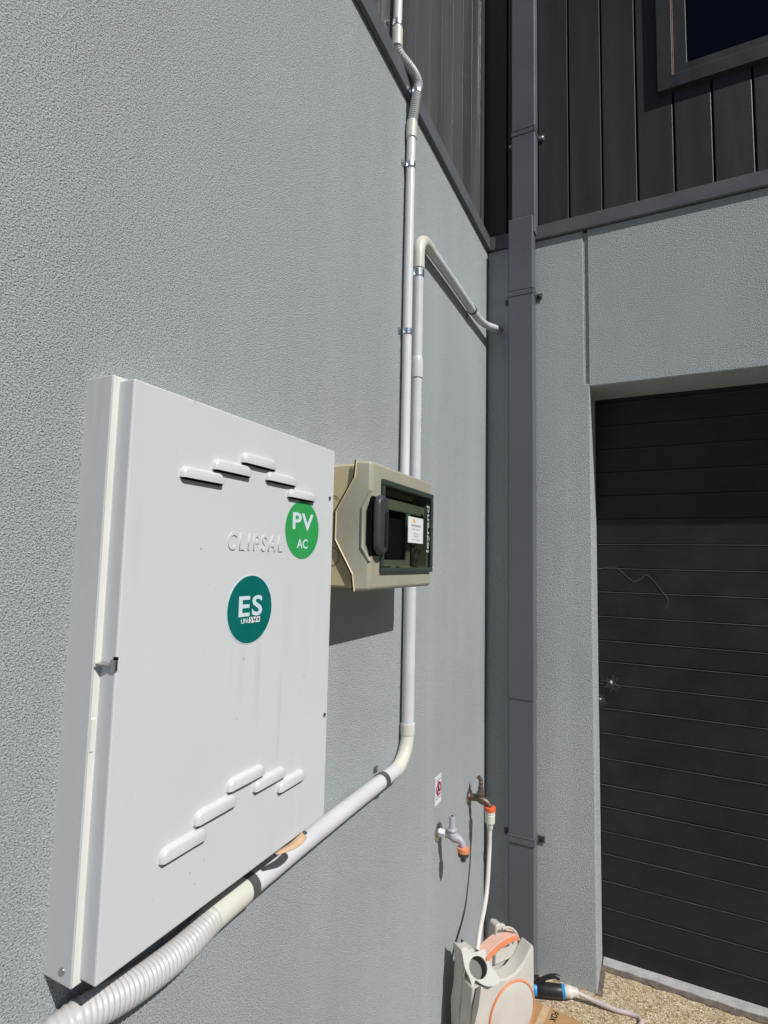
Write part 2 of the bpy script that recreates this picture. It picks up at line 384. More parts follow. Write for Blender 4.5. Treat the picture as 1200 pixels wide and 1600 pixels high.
# ================================================================== DOWNPIPE
DP = thing('downpipe', 'dark grey rectangular rain downpipe in the wall corner', 'downpipe', (.152, -.03, 0))
zj = ony(820, 1095, -.062).z
bx('lower_section', 'pipe_dark', DP, (.1045, .2005), (-.0615, -.004), (0.0, zj+.04), .004)
bx('sleeve_section', 'pipe_dark', DP, (.103, .202), (-.064, -.0025), (zj, 2.915), .004)
bx('upper_section', 'pipe_dark', DP, (.112, .2085), (-.045, .018), (2.85, CT+.1), .004)
for k, (py, yb, yfz) in enumerate(((1318, -.0640, -.0005), (450, -.0642, -.0005), (197, -.0452, .021))):
    z = ony(838, py, yb).z
    xs = (.1022, .2028) if k < 2 else (.1112, .2093)
    st = bx('strap', 'pipe_dark', DP, xs, (yb-.0004, yfz-.002), (z-.016, z+.010), .001)
    for dz in (-.014, .008):
        bm = bmesh.new(); e = .0006
        tube(bm, [(xs[0]-e, yfz-.003, z+dz), (xs[0]-e, yb-e, z+dz), (xs[1]+e, yb-e, z+dz), (xs[1]+e, yfz-.003, z+dz)], .0014, 8)
        build('strap_rib', bm, 'dark_clip', st)
    for sx, xx in ((1, xs[1]), (-1, xs[0])):
        ear = bx('ear', 'dark_clip', st, tuple(sorted((xx, xx+sx*.026))), (yfz-.005, yfz-.002), (z-.022, z+.004), .0012)
        lt('screw', 'steel' if k == 2 else 'rubber', st, (xx+sx*.014, yfz-.005, z-.009), (0,-1,0), [(0,.008),(.003,.008),(.006,.004)], 12)

# ================================================================== ELECTRICAL CABINET
XF = .0735; CY0, CY1, CZ0, CZ1 = -1.766, -1.3155, 1.0425, 1.708
CB = thing('electrical_cabinet', 'large white metal electrical cabinet with louvres and two round stickers on stucco wall', 'cabinet', (0, -1.54, 1.036))
hs = bx('housing', 'cab', CB, (-.02, .0470), (-1.7747, -1.303), (1.037, 1.7135), .0015)
lt('screw', 'steel', hs, (.031, -1.7745, 1.051), (0,-1,0), [(0,.004),(.0012,.0038),(.002,.002)], 14)
bx('gasket', 'cream', CB, (.0464, .0484), (-1.7741, -1.3045), (1.0385, 1.712), .0008)
bx('hasp', 'cream', hs, (.0480, .0496), (-1.7735, -1.7685), (1.282, 1.318), .0006)
dr = bx('door', 'cab', CB, (.0460, XF), (CY0, CY1), (CZ0, CZ1), .0022)
hoods = [(-1.691,-1.614,1.6025,1.6165),(-1.635,-1.558,1.6215,1.6365),(-1.578,-1.499,1.641,1.656),(-1.521,-1.443,1.623,1.637),(-1.463,-1.385,1.6035,1.617),
         (-1.690,-1.615,1.1325,1.148),(-1.636,-1.559,1.1545,1.170),(-1.577,-1.498,1.176,1.1905),(-1.520,-1.444,1.156,1.1705),(-1.460,-1.389,1.134,1.149)]
for (y0, y1, z0, z1) in hoods:
    h = z1-z0+.002; rings = []; bm = bmesh.new()
    for dx, ins in ((-.001, 0), (.0035, .0006), (.0062, .0022), (.0074, .0048)):
        r = h*.62-ins*.6; loop = [(y0+ins, z0), (y1-ins, z0)]
        yc, zc = y1-ins-r, z1+.001-ins-r
        for k in range(7): a = math.pi/2*k/6; loop.append((yc+r*math.cos(a), zc+r*math.sin(a)))
        yc = y0+ins+r
        for k in range(7): a = math.pi/2+math.pi/2*k/6; loop.append((yc+r*math.cos(a), zc+r*math.sin(a)))
        rings.append([bm.verts.new((XF+dx, y, z)) for y, z in loop])
    for a, b in zip(rings, rings[1:]):
        for k in range(len(a)): bm.faces.new((a[k], a[(k+1) % len(a)], b[(k+1) % len(a)], b[k]))
    bm.faces.new(rings[-1])
    lv = build('louvre', bm, 'cab', dr, smooth=True)
    bx('vent_slot', 'black', dr, (XF-.002, XF+.0052), (y0+.004, y1-.004), (z0-.0022, z0-.0002))
text('brand_lettering', 'CLIPSAL', 'cab', dr, (XF-.0004, -1.597, 1.5125), UY, UZ, .127, .025, .0020, .012, .14, 1.42)
for p in ((-1.331, 1.616), (-1.3265, 1.222)):
    lt('screw', 'steel', dr, (XF, p[0], p[1]), UX, [(0,.0042),(.0012,.0040),(.002,.0022)], 14)
lk = bx('latch', 'steel', dr, (.066, XF+.0008), (-1.7680, -1.7640), (1.371, 1.384), .0008)
bm = bmesh.new(); prism(bm, [Vector((.0520,-1.7662,1.3792)), Vector((.0520,-1.7760,1.3775)), Vector((.0700,-1.7675,1.3752))], Vector((.0004,0,.0022)))
build('latch_tab', bm, 'steel', dr)
bx('latch_slot', 'black', dr, (XF-.004, XF+.0009), (-1.7668, -1.7640), (1.3842, 1.3872))
# stickers
st = disc('sticker', 'green', CB, (XF+.0002, -1.4145, 1.5515), UX, .0495, .0004, 72); st['label'] = 'round green sticker reading PV AC'
text('lettering', 'PV', 'lettering', st, (XF+.0006, -1.4445, 1.551), UY, UZ, .061, .029, .0002, .022, 0, 1.1)
text('lettering', 'AC', 'lettering', st, (XF+.0006, -1.4305, 1.5195), UY, UZ, .032, .016, .0002, .015)
st = disc('sticker', 'lettering', CB, (XF+.0002, -1.5425, 1.4255), UX, .0510, .0004, 72); st['label'] = 'round teal sticker reading ES'
disc('sticker_face', 'teal', st, (XF+.0006, -1.5423, 1.4254), UX, .0497, .0002, 72)
text('lettering', 'ES', 'lettering', st, (XF+.0008, -1.5685, 1.4150), UY, UZ, .053, .0305, .0002, .022, 0, 1.14)
text('lettering', 'UN:', 'lettering', st, (XF+.0008, -1.5625, 1.4055), UY, UZ, .0165, .0072, .0002, .02)
bx('lettering_patch', 'paper', st, (XF+.0007, XF+.0010), (-1.5450, -1.5200), (1.4052, 1.4135))
for (a, b, c, d) in ((-1.5425,1.4125,-1.5395,1.4085),(-1.5395,1.4085,-1.5425,1.4062),(-1.537,1.4128,-1.5345,1.4085),(-1.5345,1.4085,-1.531,1.4105),(-1.532,1.4055,-1.5285,1.4135),(-1.5255,1.4115,-1.5245,1.407),(-1.5245,1.407,-1.5225,1.4115)):
    bm = bmesh.new(); tube(bm, [(XF+.0010, a, b), (XF+.0010, c, d)], .0008, 6); build('pen_stroke', bm, 'ink', st)

# peeling tan strip hanging from the cabinet's lower edge
p0, p1, p2, p3 = onx(432,1335,XF-.004), onx(462,1324,XF+.010), onx(478,1308,XF+.012), onx(466,1306,XF-.006)
path = smooth_path([p0, p1, p2, p3], 8); bm = bmesh.new(); ra = []
for i, p in enumerate(path):
    wd = .003 + .010*math.sin(math.pi*min(1, i/len(path)*1.1))
    ra.append((bm.verts.new(p+Vector((.002,0,0))), bm.verts.new(p+Vector((-.002-wd*.6,0,wd*.5)))))
for a, b in zip(ra, ra[1:]): bm.faces.new((a[0], b[0], b[1], a[1]))
o = build('tan_strip', bm, 'tape', None, smooth=True); sm = o.modifiers.new('thick', 'SOLIDIFY'); sm.thickness = .0012
tag(o, 'curled tan strip peeling out under the white cabinet', 'strip')

# ================================================================== BREAKER ENCLOSURE
XE = .12; EN = thing('breaker_enclosure', 'beige plastic breaker enclosure with smoked window and dark handle beside the cabinet', 'enclosure', (0, -1.09, 1.44))
EL, ER = -1.262, -.916
bm = bmesh.new(); prism(bm, [Vector((x, -1.256, z)) for x, z in ((.001,1.694),(.088,1.694),(.085,1.665),(.044,1.598),(.044,1.542),(.085,1.475),(.090,1.4475),(.001,1.4475))], Vector((0,.334,0)))
base = build('enclosure_base', bm, 'beige2', EN, bevel=.004)
for cz in (1.612, 1.508):
    for rr in (.019, .016):
        bm = bmesh.new(); tube(bm, [(.034+rr*math.cos(a), -1.2561, cz+rr*math.sin(a)) for a in [2*math.pi*k/40 for k in range(41)]], .0007, 6); build('knockout', bm, 'dark_clip' if rr > .017 else 'beige2', base)
seam = [(.092,1.7000),(.089,1.665),(.048,1.598),(.048,1.542),(.089,1.475),(.094,1.4415)]
bm = bmesh.new()
rear = [Vector((x, EL, z)) for x, z in seam] + [Vector((x, ER, z)) for x, z in seam[::-1]]
fz = [1.6985, 1.664, 1.597, 1.541, 1.476, 1.4445]
front = [Vector((XE, -1.251, z)) for z in fz] + [Vector((XE, -.931, z)) for z in fz[::-1]]
vr = [bm.verts.new(p) for p in rear]; vf = [bm.verts.new(p) for p in front]
for k in range(12): bm.faces.new((vr[k], vr[(k+1) % 12], vf[(k+1) % 12], vf[k]))
hy0, hy1, hz0, hz1 = -1.203, -.945, 1.486, 1.660
hole = [bm.verts.new((XE, y, z)) for y, z in ((hy0,hz1),(hy0,hz0),(hy1,hz0),(hy1,hz1))]
# front face around the opening (left, bottom, right, top pieces)
bm.faces.new([vf[i] for i in (0,1,2,3,4,5)] + [hole[1], hole[0]])
bm.faces.new([vf[5], vf[6], hole[2], hole[1]])
bm.faces.new([vf[i] for i in (6,7,8,9,10,11)] + [hole[3], hole[2]])
bm.faces.new([vf[11], vf[0], hole[0], hole[3]])
inn = [bm.verts.new((.075, v.co.y, v.co.z)) for v in hole]
for k in range(4): bm.faces.new((hole[k], hole[(k+1) % 4], inn[(k+1) % 4], inn[k]))
cover = build('cover', bm, 'beige', EN, bevel=.0065, smooth=True, seg=3, ang=22)
# seam lip: thin pale line along the left edge of the cover
bm = bmesh.new(); tube(bm, [Vector((x-.001, EL-.0006, z)) for x, z in seam], .0016, 6); build('seam', bm, 'beige2', EN)
bm = bmesh.new(); tube(bm, [Vector((x-.0045, EL+.0005, z)) for x, z in seam], .0014, 6); build('seam', bm, 'black', EN)
tray = bx('inner_tray', 'black', EN, (.070, .0755), (hy0-.002, hy1+.002), (hz0-.002, hz1+.002))
# inner fascia with breaker cut-out
bm = bmesh.new(); X = .104
for y0, y1, z0, z1 in ((hy0,hy1,1.612,1.635),(hy0,-1.180,1.49,1.612),(-1.050,-1.030,1.49,1.612),(-1.180,-1.050,1.49,1.505)): box(bm, X, X+.004, y0+.0005, y1-.0005, z0+.0005, z1-.0005)
build('fascia', bm, 'inner', EN)
bx('breaker', 'ink', EN, (.08, .106), (-1.150, -1.075), (1.508, 1.595), .002)
bx('breaker', 'ink', EN, (.08, .103), (-1.168, -1.152), (1.508, 1.590), .002)
win = bx('window_cover', 'tint', EN, (XE-.0015, XE+.006), (-1.211, -.930), (1.4775, 1.669), .0035)
bm = bmesh.new()
for y0, y1, z0, z1 in ((-1.211,-.930,1.655,1.669),(-1.211,-.930,1.4775,1.489),(-.946,-.930,1.489,1.655),(-1.211,-1.200,1.489,1.655)): box(bm, XE+.0005, XE+.0068, y0, y1, z0+.0003, z1-.0003)
build('window_rim', bm, 'dark_green', EN, bevel=.0025)
# handle recess and handle
def slope(t, z, off): return Vector((XE-.072*t+.151*off, -1.251-.011*t-.989*off, z))
bm = bmesh.new(); E1, E2 = Vector((XE+.0007, -1.2522, 1.629)), Vector((XE+.0007, -1.2522, 1.511))
rv = [bm.verts.new(p) for p in (E1, slope(.12,1.600,.0012), slope(.12,1.534,.0012), E2, Vector((XE+.0007,-1.215,1.511)), Vector((XE+.0007,-1.215,1.629)))]
bm.faces.new((rv[0], rv[1], rv[2], rv[3])); bm.faces.new((rv[0], rv[3], rv[4], rv[5])); build('handle_recess', bm, 'black', EN)
tb('recess_rim', 'beige', EN, [Vector((XE-.001,-1.250,1.640)), slope(.24,1.606,-.0002), slope(.24,1.528,-.0002), Vector((XE-.001,-1.250,1.500))], .0036, 10)
def stadium(x, yc, hw, z0, z1, seg=10):
    out = []
    for k in range(seg+1): a = math.pi*k/seg; out.append(Vector((x, yc+hw*math.cos(a), z1-hw+hw*math.sin(a))))
    for k in range(seg+1): a = math.pi+math.pi*k/seg; out.append(Vector((x, yc+hw*math.cos(a), z0+hw+hw*math.sin(a))))
    return out
bm = bmesh.new(); prism(bm, stadium(XE+.003, -1.2290, .0225, 1.513, 1.632), Vector((.016,0,0))); hd = build('handle', bm, 'handle', EN, bevel=.006, smooth=True, seg=3)
bm = bmesh.new(); prism(bm, stadium(XE+.0195, -1.2205, .0075, 1.528, 1.600), Vector((.0012,0,0))); build('handle_groove', bm, 'rubber', hd)
# installer sticker and maker's lettering
sk = bx('sticker', 'paper', EN, (XE+.0062, XE+.0068), (-1.085, -.998), (1.5440, 1.6025)); sk['label'] = 'small white installer sticker with orange mark'
bx('sun_mark', 'orange_mark', sk, (XE+.0068, XE+.0070), (-1.060, -1.046), (1.590, 1.598))
random.seed(3)
for z, y0, y1, h, mt_ in ((1.5815,-1.066,-1.012,.0042,'ink_grey'),(1.5740,-1.060,-1.018,.0018,'ink_grey'),(1.5640,-1.056,-1.020,.0016,'ink_grey'),(1.5590,-1.054,-1.024,.0016,'ink_grey'),(1.5510,-1.062,-1.016,.0012,'ink_grey')):
    y = y0
    while y < y1:
        l = random.uniform(.004, .010); bx('print_line', mt_, sk, (XE+.0068, XE+.0070), (y, min(y+l, y1)), (z, z+h)); y += l+.002
text('lettering', 'legrand', 'steel_print', EN, (XE+.0062, -.9535, 1.525), UZ, -UY, .112, .022, .0003, .015)

# ================================================================== CONDUITS
def saddle(parent, p, axis, r, mat='zinc', ln=.016, wall_x=0.0, tabs=True):
    p = Vector(p); ax = Vector(axis).normalized()
    bm = bmesh.new(); tube(bm, [p-ax*ln/2, p+ax*ln/2], r+.0016, 20, True); s = build('saddle_clip', bm, mat, parent, bevel=.0005)
    if tabs:
        sd = UX.cross(ax).normalized()
        for sg in (-1, 1):
            c = Vector((wall_x, p.y, p.z)) + sd*sg*(r+.006); e = [abs(sd[i])*.007 + abs(ax[i])*ln/2 for i in range(3)]
            t = bx('tab', mat, s, (wall_x+.0006, wall_x+.0024), (c.y-e[1], c.y+e[1]), (c.z-e[2], c.z+e[2]), .0005)
            lt('screw', 'steel', s, (wall_x+.0024, c.y+sd.y*sg*.002, c.z+sd.z*sg*.002), UX, [(0,.0035),(.0015,.003),(.0022,.001)], 10)
    return s
def ribbed(name, mat, parent, path, r, pitch, depth):
    path = resample(path, pitch/4)
    prof = (0, .6, 1, .6)
    return tb(name, mat, parent, path, lambda i: r - depth + depth*prof[i % 4], 22)
# thin conduit
TY = -.866; TX = .017
C1 = thing('thin_conduit', 'thin white electrical conduit with flexible offset climbing past the cladding', 'conduit', (TX, TY, 1.62))
zt = onx(643, 215, TX).z
tb('pipe', 'white2', C1, [(TX, TY, 1.60), (TX, TY, 1.9), (TX, TY, 2.3), (TX, TY+.003, zt+.015)], .0125)
tb('coupling', 'cream_pvc', C1, [(TX, TY+.003, zt-.004), (TX, TY+.003, zt+.02), (TX+.001, TY+.004, zt+.047)], .0152)
fp = [(TX, TY+.003, zt+.04), onx(646,183,.021), onx(651,147,.031), onx(653,131,.032), onx(648,117,.027), onx(637,101,.018), onx(626,87,.006), onx(621,76,.000), onx(620.5,66,.000)]
fpath = smooth_path(fp, 12); ribbed('flexible_section', 'flex2', C1, fpath, .0142, .0058, .0016)
pt = onx(620.5, 70, 0.0); pz = onx(620, 45, 0.0).z
tb('coupling', 'cream_pvc', C1, [(0, pt.y, pt.z-.008), (0, pt.y, pz)], .0152)
tb('pipe', 'white2', C1, [(0, pt.y, pz-.01), (0, pt.y, 3.6), (0, pt.y, CT)], .0125)
saddle(C1, onx(651.5,145,.031), (0,.15,1), .0138, wall_x=.0145)
saddle(C1, (0, pt.y, onx(620,36,0).z), UZ, .0128, wall_x=-.0215)
saddle(C1, (TX, TY, onx(642,260,TX).z), UZ, .0128); saddle(C1, (TX, TY, onx(635,518,TX).z), UZ, .0128)
# thick conduit with elbow along the wall to the corner
BY = -.806; BX = .0215
C2 = thing('thick_conduit', 'thick pale grey conduit rising beside the enclosure and bending along the wall to the corner', 'conduit', (BX, BY, 1.75))
zc0, zc1 = onx(652,592,BX).z, onx(653,562,BX).z
tb('pipe', 'white_pvc', C2, [(BX, BY, 1.52), (BX, BY, 1.8), (BX, BY, zc0+.01)], .0158)
tb('coupling', 'white_pvc', C2, [(BX, BY, zc0), (BX, BY, zc1-.012), (BX, BY, zc1-.003), (BX, BY, zc1+.004)], lambda i: (.0182,.0182,.0178,.0160)[i])
ztop = 2.452; er = .062
tb('pipe', 'white_pvc', C2, [(BX, BY, zc1), (BX, BY, 2.2), (BX, BY, ztop-er-.02)], .0152)
el = [(BX, BY, ztop-er-.045), (BX, BY, ztop-er-.01)] + [(BX, BY+er-er*math.cos(a), ztop-er+er*math.sin(a)) for a in [math.pi/2*k/12 for k in range(13)]] + [(BX, BY+er+.030, ztop)]
tb('elbow', 'cream_pvc', C2, el, .0176)
ye = onx(738, 490, BX).y
tb('pipe', 'white_pvc', C2, [(BX, BY+er+.02, ztop), (BX, -.5, ztop), (BX, ye+.012, ztop-.004)], .0152)
pe = ony(779, 516, .0)
tb('end_bend', 'white_pvc', C2, smooth_path([(BX, ye-.01, ztop-.004), (BX+.001, ye+.07, ztop-.004), (BX+.008, ye+.16, ztop+.004), (pe.x-.002, -.04, pe.z-.008), (pe.x, .003, pe.z)], 8), .0140)
lt('wall_boot', 'ink_grey', C2, (pe.x, -.004, pe.z), (0,1,0), [(0,.016),(.005,.021)], 20)
saddle(C2, (BX, BY, onx(655,430,BX).z), UZ, .0158, ln=.020); saddle(C2, (BX, ye, ztop-.003), UY, .0158, 'dark_clip', .014)
random.seed(11); z = zc0-.012
while z > zc0-.21:                                            # faint factory print down the pipe
    l = random.uniform(.004, .014); yy = BY+.0158*math.sin(.35)*-1; 
    bx('print_mark', 'ink_grey', C2, (BX+.0150, BX+.0160), (BY+.0012, BY+.0052), (z-l, z)); z -= l+random.uniform(.004, .009)
# lower conduit
LY = -.822; LX = .0195; LZ = .977
C3 = thing('lower_conduit', 'pale conduit dropping below the enclosure and sweeping under the white cabinet into ribbed hose', 'conduit', (LX, -1.3, .955))
ze = onx(638, 1130, LX).z; rr = .105
tb('pipe', 'white_pvc', C3, [(LX, LY, 1.56), (LX, LY, 1.3), (LX, LY, ze-.005)], .0168)
tb('elbow_socket', 'cream_pvc', C3, [(LX, LY, ze+.002), (LX, LY, ze-.026)], .0195)
zb = ze-.02; R2 = zb-LZ
el = [(LX, LY, zb+.004)] + [(LX, LY-R2+R2*math.cos(a), zb-R2*math.sin(a)) for a in [math.pi/2*k/14 for k in range(15)]]
tb('elbow', 'cream_pvc', C3, el, .0178)
x2 = .0225
tb('pipe', 'white_pvc', C3, [(LX, LY-R2+.004, LZ), (LX, -1.1, LZ+.001), (x2, -1.3, LZ+.003), (x2, -1.47, LZ)], .0174)
tb('coupling', 'cream_pvc', C3, [(x2, -1.462, LZ), (x2, -1.548, LZ-.004)], .0192)
fx = smooth_path([(x2,-1.535,LZ-.003), onx(290,1479,.024), onx(245,1516,.026), onx(200,1547,.027), onx(150,1576,.024), onx(106,1602,.019), onx(66,1640,.010), onx(50,1700,.004)], 14)
ribbed('ribbed_hose', 'flex', C3, fx, .0203, .0066, .0016)
s = saddle(C3, (LX, onx(597,1223,LX).y, LZ), UY, .0180, 'dark_clip', .018); s2 = saddle(C3, (x2, onx(388,1385,x2).y, LZ), UY, .0180, 'dark_clip', .018)

# ================================================================== WALL SIGN
sg = thing('no_drinking_sign', 'small white rectangular wall sign with red prohibition circle above the grey tap', 'sign', (0, -.535, .74))
a, b = onx(678.5,1217), onx(689,1207); zlo = onx(678.5,1262).z; y0, y1, z1 = a.y, b.y, a.z
pl = bx('plate', 'paper', sg, (.0006, .0030), (y0, y1), (zlo, z1), .0004)
cy, cz, hw = (y0+y1)/2, (zlo+z1)/2, (y1-y0)/2
bm = bmesh.new()
for q in ((y0+.001,y1-.001,z1-.0035,z1-.0015),(y0+.001,y1-.001,zlo+.0015,zlo+.0035),(y0+.001,y0+.003,zlo+.0035,z1-.0035),(y1-.003,y1-.001,zlo+.0035,z1-.0035)): box(bm, .0030, .0033, *q)
build('border', bm, 'ink_grey', pl)
bm = bmesh.new(); tube(bm, [(.0032, cy+hw*.62*math.cos(t), cz+.006+hw*.62*math.sin(t)) for t in [2*math.pi*k/32 for k in range(33)]], .0028, 6)
tube(bm, [(.0032, cy-hw*.42, cz+.006+hw*.42), (.0032, cy+hw*.42, cz+.006-hw*.42)], .0022, 6); build('prohibition_ring', bm, 'red', pl)
bm = bmesh.new(); tube(bm, [(.0034, cy+.004, cz+.024), (.0034, cy-.002, cz+.010), (.0034, cy+.006, cz-.002)], .0030, 6); tube(bm, [(.0034, cy-.004, cz+.006), (.0034, cy-.008, cz-.008)], .0024, 6); build('pictogram', bm, 'ink', pl)
for z in (z1-.014, zlo+.026, zlo+.018): bx('print_line', 'ink_grey', pl, (.0030, .0033), (y0+hw*.3, y1-hw*.3), (z, z+.004))

# ================================================================== TAPS
def tap(T, y, z, xv, xs, body, kind):
    lt('wall_flange', 'steel', T, (.0006, y, z), UX, [(0,.0275),(.002,.0275),(.006,.022),(.007,.012),(.0075,.011)])
    lt('nut', 'paper' if kind == 'grey' else body, T, (.0075, y, z), UX, [(0,.0135),(.0175,.0135)], 6)
    bm = bmesh.new()
    pth = smooth_path([(.018,y,z),(xv-.008,y,z-.001),(xv+.008,y,z-.004),(xs-.010,y,z-.008),(xs-.001,y,z-.018),(xs+.002,y,z-.034)], 6)
    N = len(pth); tube(bm, pth, lambda i: .0095+.0050*math.exp(-((i/N-.38)/.2)**2), 18)
    bd = build('body', bm, body, T, smooth=True)
    if kind == 'grey':
        prof = [(0,.0125),(.010,.0135),(.012,.0115),(.018,.0150),(.021,.0150),(.024,.0115),(.028,.0100),(.058,.0092),(.060,.0086)]
        lt('bonnet', body, T, (xv, y, z-.004), UZ, prof)
        lt('spindle_hole', 'black', T, (xv, y, z+.0555), UZ, [(0,.0045),(.0008,.0045)], 14)
    else:
        lt('bonnet', body, T, (xv, y, z-.004), UZ, [(0,.0125),(.010,.0140),(.012,.0120),(.020,.0155),(.025,.0155),(.027,.0105),(.045,.0090)])
        tb('spindle', body, T, smooth_path([(xv,y,z+.038),(xv,y+.001,z+.052),(xv-.002,y+.003,z+.064),(xv-.007,y-.004,z+.074)], 6), lambda i: .0075-.0014*(i % 6 == 3), 12)
    return bd
T1 = thing('grey_plastic_tap', 'grey plastic garden tap with orange ring and no handle, below the sign', 'tap', (.04, -.53, .60))
tap(T1, -.530, .676, .046, .080, 'grey_tap', 'grey')
lt('ring', 'orange', T1, (.082, -.530, .650), (0,0,-1), [(0,.0165),(.001,.0182),(.013,.0182),(.014,.0165)])
lt('end_cap', 'dark_green', T1, (.082, -.530, .637), (0,0,-1), [(0,.0170),(.012,.0160),(.014,.0140),(.0145,.0070),(.022,.0085),(.027,.0075),(.029,.004)])
T2 = thing('brass_tap', 'weathered brass garden tap with hose connector near the wall corner', 'tap', (.04, -.22, .56))
tap(T2, -.220, .670, .045, .077, 'brass', 'brass')
lt('ring', 'orange_red', T2, (.079, -.220, .650), (0,0,-1), [(0,.0180),(.001,.0195),(.012,.0195),(.013,.0180)])
lt('hose_connector', 'cream_pvc', T2, (.079, -.220, .637), (0,0,-1), [(0,.0170),(.010,.0178),(.012,.0160),(.014,.0178),(.040,.0170),(.043,.0120),(.060,.0100),(.063,.0085)])

# ================================================================== HOSE REEL (standing turned in the corner)
an = R(57); RU = Vector((math.cos(an), math.sin(an), 0)); RW = Vector((math.sin(an), -math.cos(an), 0)); P0 = Vector((.115, -.52, 0))
def rl(u, o, z): return P0 + RU*u + RW*o + UZ*z
RL = thing('hose_reel', 'light grey plastic hose reel with orange trim on the ground in the corner', 'hose reel', rl(.12, -.05, 0))
curve = [(-.012,.02),(-.014,.15),(-.004,.262)] + [(-.004+.10*k/6, .262-.010*math.sin(math.pi*k/6)) for k in range(1, 6)] + [(.10,.250),(.13,.240),(.165,.243),(.20,.262),(.225,.288),(.240,.303),(.246,.290),(.247,.20),(.240,.10),(.225,.02)]
bm = bmesh.new(); prism(bm, [rl(u, -.050, z) for u, z in curve], RW*.05); bd = build('body_shell', bm, 'reel', RL, bevel=.006, smooth=True, seg=3)
# rear frame with two horns
bm = bmesh.new(); prism(bm, [rl(u, -.105, z) for u, z in ((.0,.02),(-.006,.17),(.004,.21),(.008,.28),(.000,.332),(.010,.326),(.024,.318),(.05,.316),(.07,.296),(.10,.262),(.14,.28),(.15,.345),(.157,.352),(.175,.345),(.20,.320),(.235,.300),(.24,.28),(.24,.02))], RW*.045)
build('rear_frame', bm, 'reel', RL, bevel=.006, smooth=True, seg=3)
# far side cheek with curled lip
bm = bmesh.new(); prism(bm, [rl(u, -.06, z) for u, z in ((.125,.25),(.130,.362),(.140,.368),(.165,.360),(.186,.338),(.20,.312),(.222,.292),(.230,.25))], RW*.012); build('cheek', bm, 'reel', RL, bevel=.004, smooth=True)
tb('curled_lip', 'reel', RL, smooth_path([rl(.138,-.03,.366), rl(.165,-.028,.362), rl(.190,-.026,.343), rl(.205,-.026,.315)], 6), .0035, 10)
# hub bracket: ring with open hole facing the tap
hc = rl(.036, -.026, .288); hn = (RW*.72 - RU*.38 + UZ*.62).normalized()
ha = (AX_R - hn*AX_R.dot(hn)).normalized(); hb = hn.cross(ha); ps = (hc-CAM).dot(_f)/F_PX
out = smooth_path([Vector((a*ps, -b*ps, 0)) for a, b in ((-23,-24),(-16,-25),(-9,-18),(3,-20),(13,-22),(15,-12),(19,-3),(29,8),(31,17),(18,22),(4,20),(-6,15),(-11,24),(-15,12),(-21,0),(-23,-14),(-24,-22))], 4)[:-1]
bm = bmesh.new(); ov = [bm.verts.new(hc + ha*p.x + hb*p.y) for p in out]
iv = [bm.verts.new(hc + ha*(.0275*math.cos(t)) + hb*(.0275*math.sin(t))) for t in [2*math.pi*k/32 for k in range(32)]]
ed = [bm.edges.new((l[k], l[(k+1) % len(l)])) for l in (ov, iv) for k in range(len(l))]
bmesh.ops.triangle_fill(bm, use_beauty=True, edges=ed)
hp = build('hub_bracket', bm, 'reel', RL); sm = hp.modifiers.new('thick', 'SOLIDIFY'); sm.thickness = .018; sm.offset = 0
lt('hub_hole', 'reel_dark', RL, hc - hn*.020, hn, [(0,.030),(.003,.030)], 30)
bm = bmesh.new(); prism(bm, [rl(u, .004, z) for u, z in ((.004,.262),(.022,.262),(.012,.205),(-.004,.160),(-.016,.150),(-.012,.20))], RW*.002); build('slot', bm, 'reel_dark', RL)
# orange carry handle
pth = smooth_path([(.045,.300),(.075,.322),(.115,.338),(.155,.345),(.195,.336)], 6); top = [(p[0], p[1]) for p in [(q.x, q.y) for q in smooth_path([Vector((a, b, 0)) for a, b in ((.060,.312),(.090,.326),(.125,.336),(.160,.340),(.192,.336))], 6)]]
bm = bmesh.new(); prism(bm, [rl(u, -.062, z) for u, z in top] + [rl(u, -.062, z-.011) for u, z in top[::-1]], RW*.042); build('carry_handle', bm, 'pink', RL, bevel=.002)
bm = bmesh.new(); prism(bm, [rl(u, -.0195, z+.0005) for u, z in top] + [rl(u, -.0195, z-.014) for u, z in top[::-1]], RW*.006); build('handle_edge', bm, 'orange', RL, bevel=.002)
# drum cover with orange ring
rc = rl(.150, .0, .135)
bm = bmesh.new(); lathe(bm, rc, RW, [(-.002,.088),(.003,.087),(.006,.080),(.008,.05),(.009,.001)], 56); build('drum_cover', bm, 'reel', RL, smooth=True)
bm = bmesh.new(); tube(bm, [rc + RW*.0025 + RU*(.0905*math.cos(t)) + UZ*(.0905*math.sin(t)) for t in [2*math.pi*k/64 for k in range(65)]], .0032, 8); build('trim_ring', bm, 'orange', RL, smooth=True)
bx('foot', 'paper', RL, (.19, .30), (-.42, -.36), (.0, .022), .008)

# hose from the brass tap to the reel
he = rl(.058, -.055, .314)
h = smooth_path([(.079,-.220,.590), (.079,-.222,.555), (.080,-.232,.50), (.085,-.275,.41), (.093,-.35,.345) if False else (.090,-.325,.375), he + Vector((-.004,.045,.035)), he], 10)
tag(tb('garden_hose', 'hose', None, h, .0074, 16), 'white garden hose hanging from the brass tap down to the hose reel', 'hose')

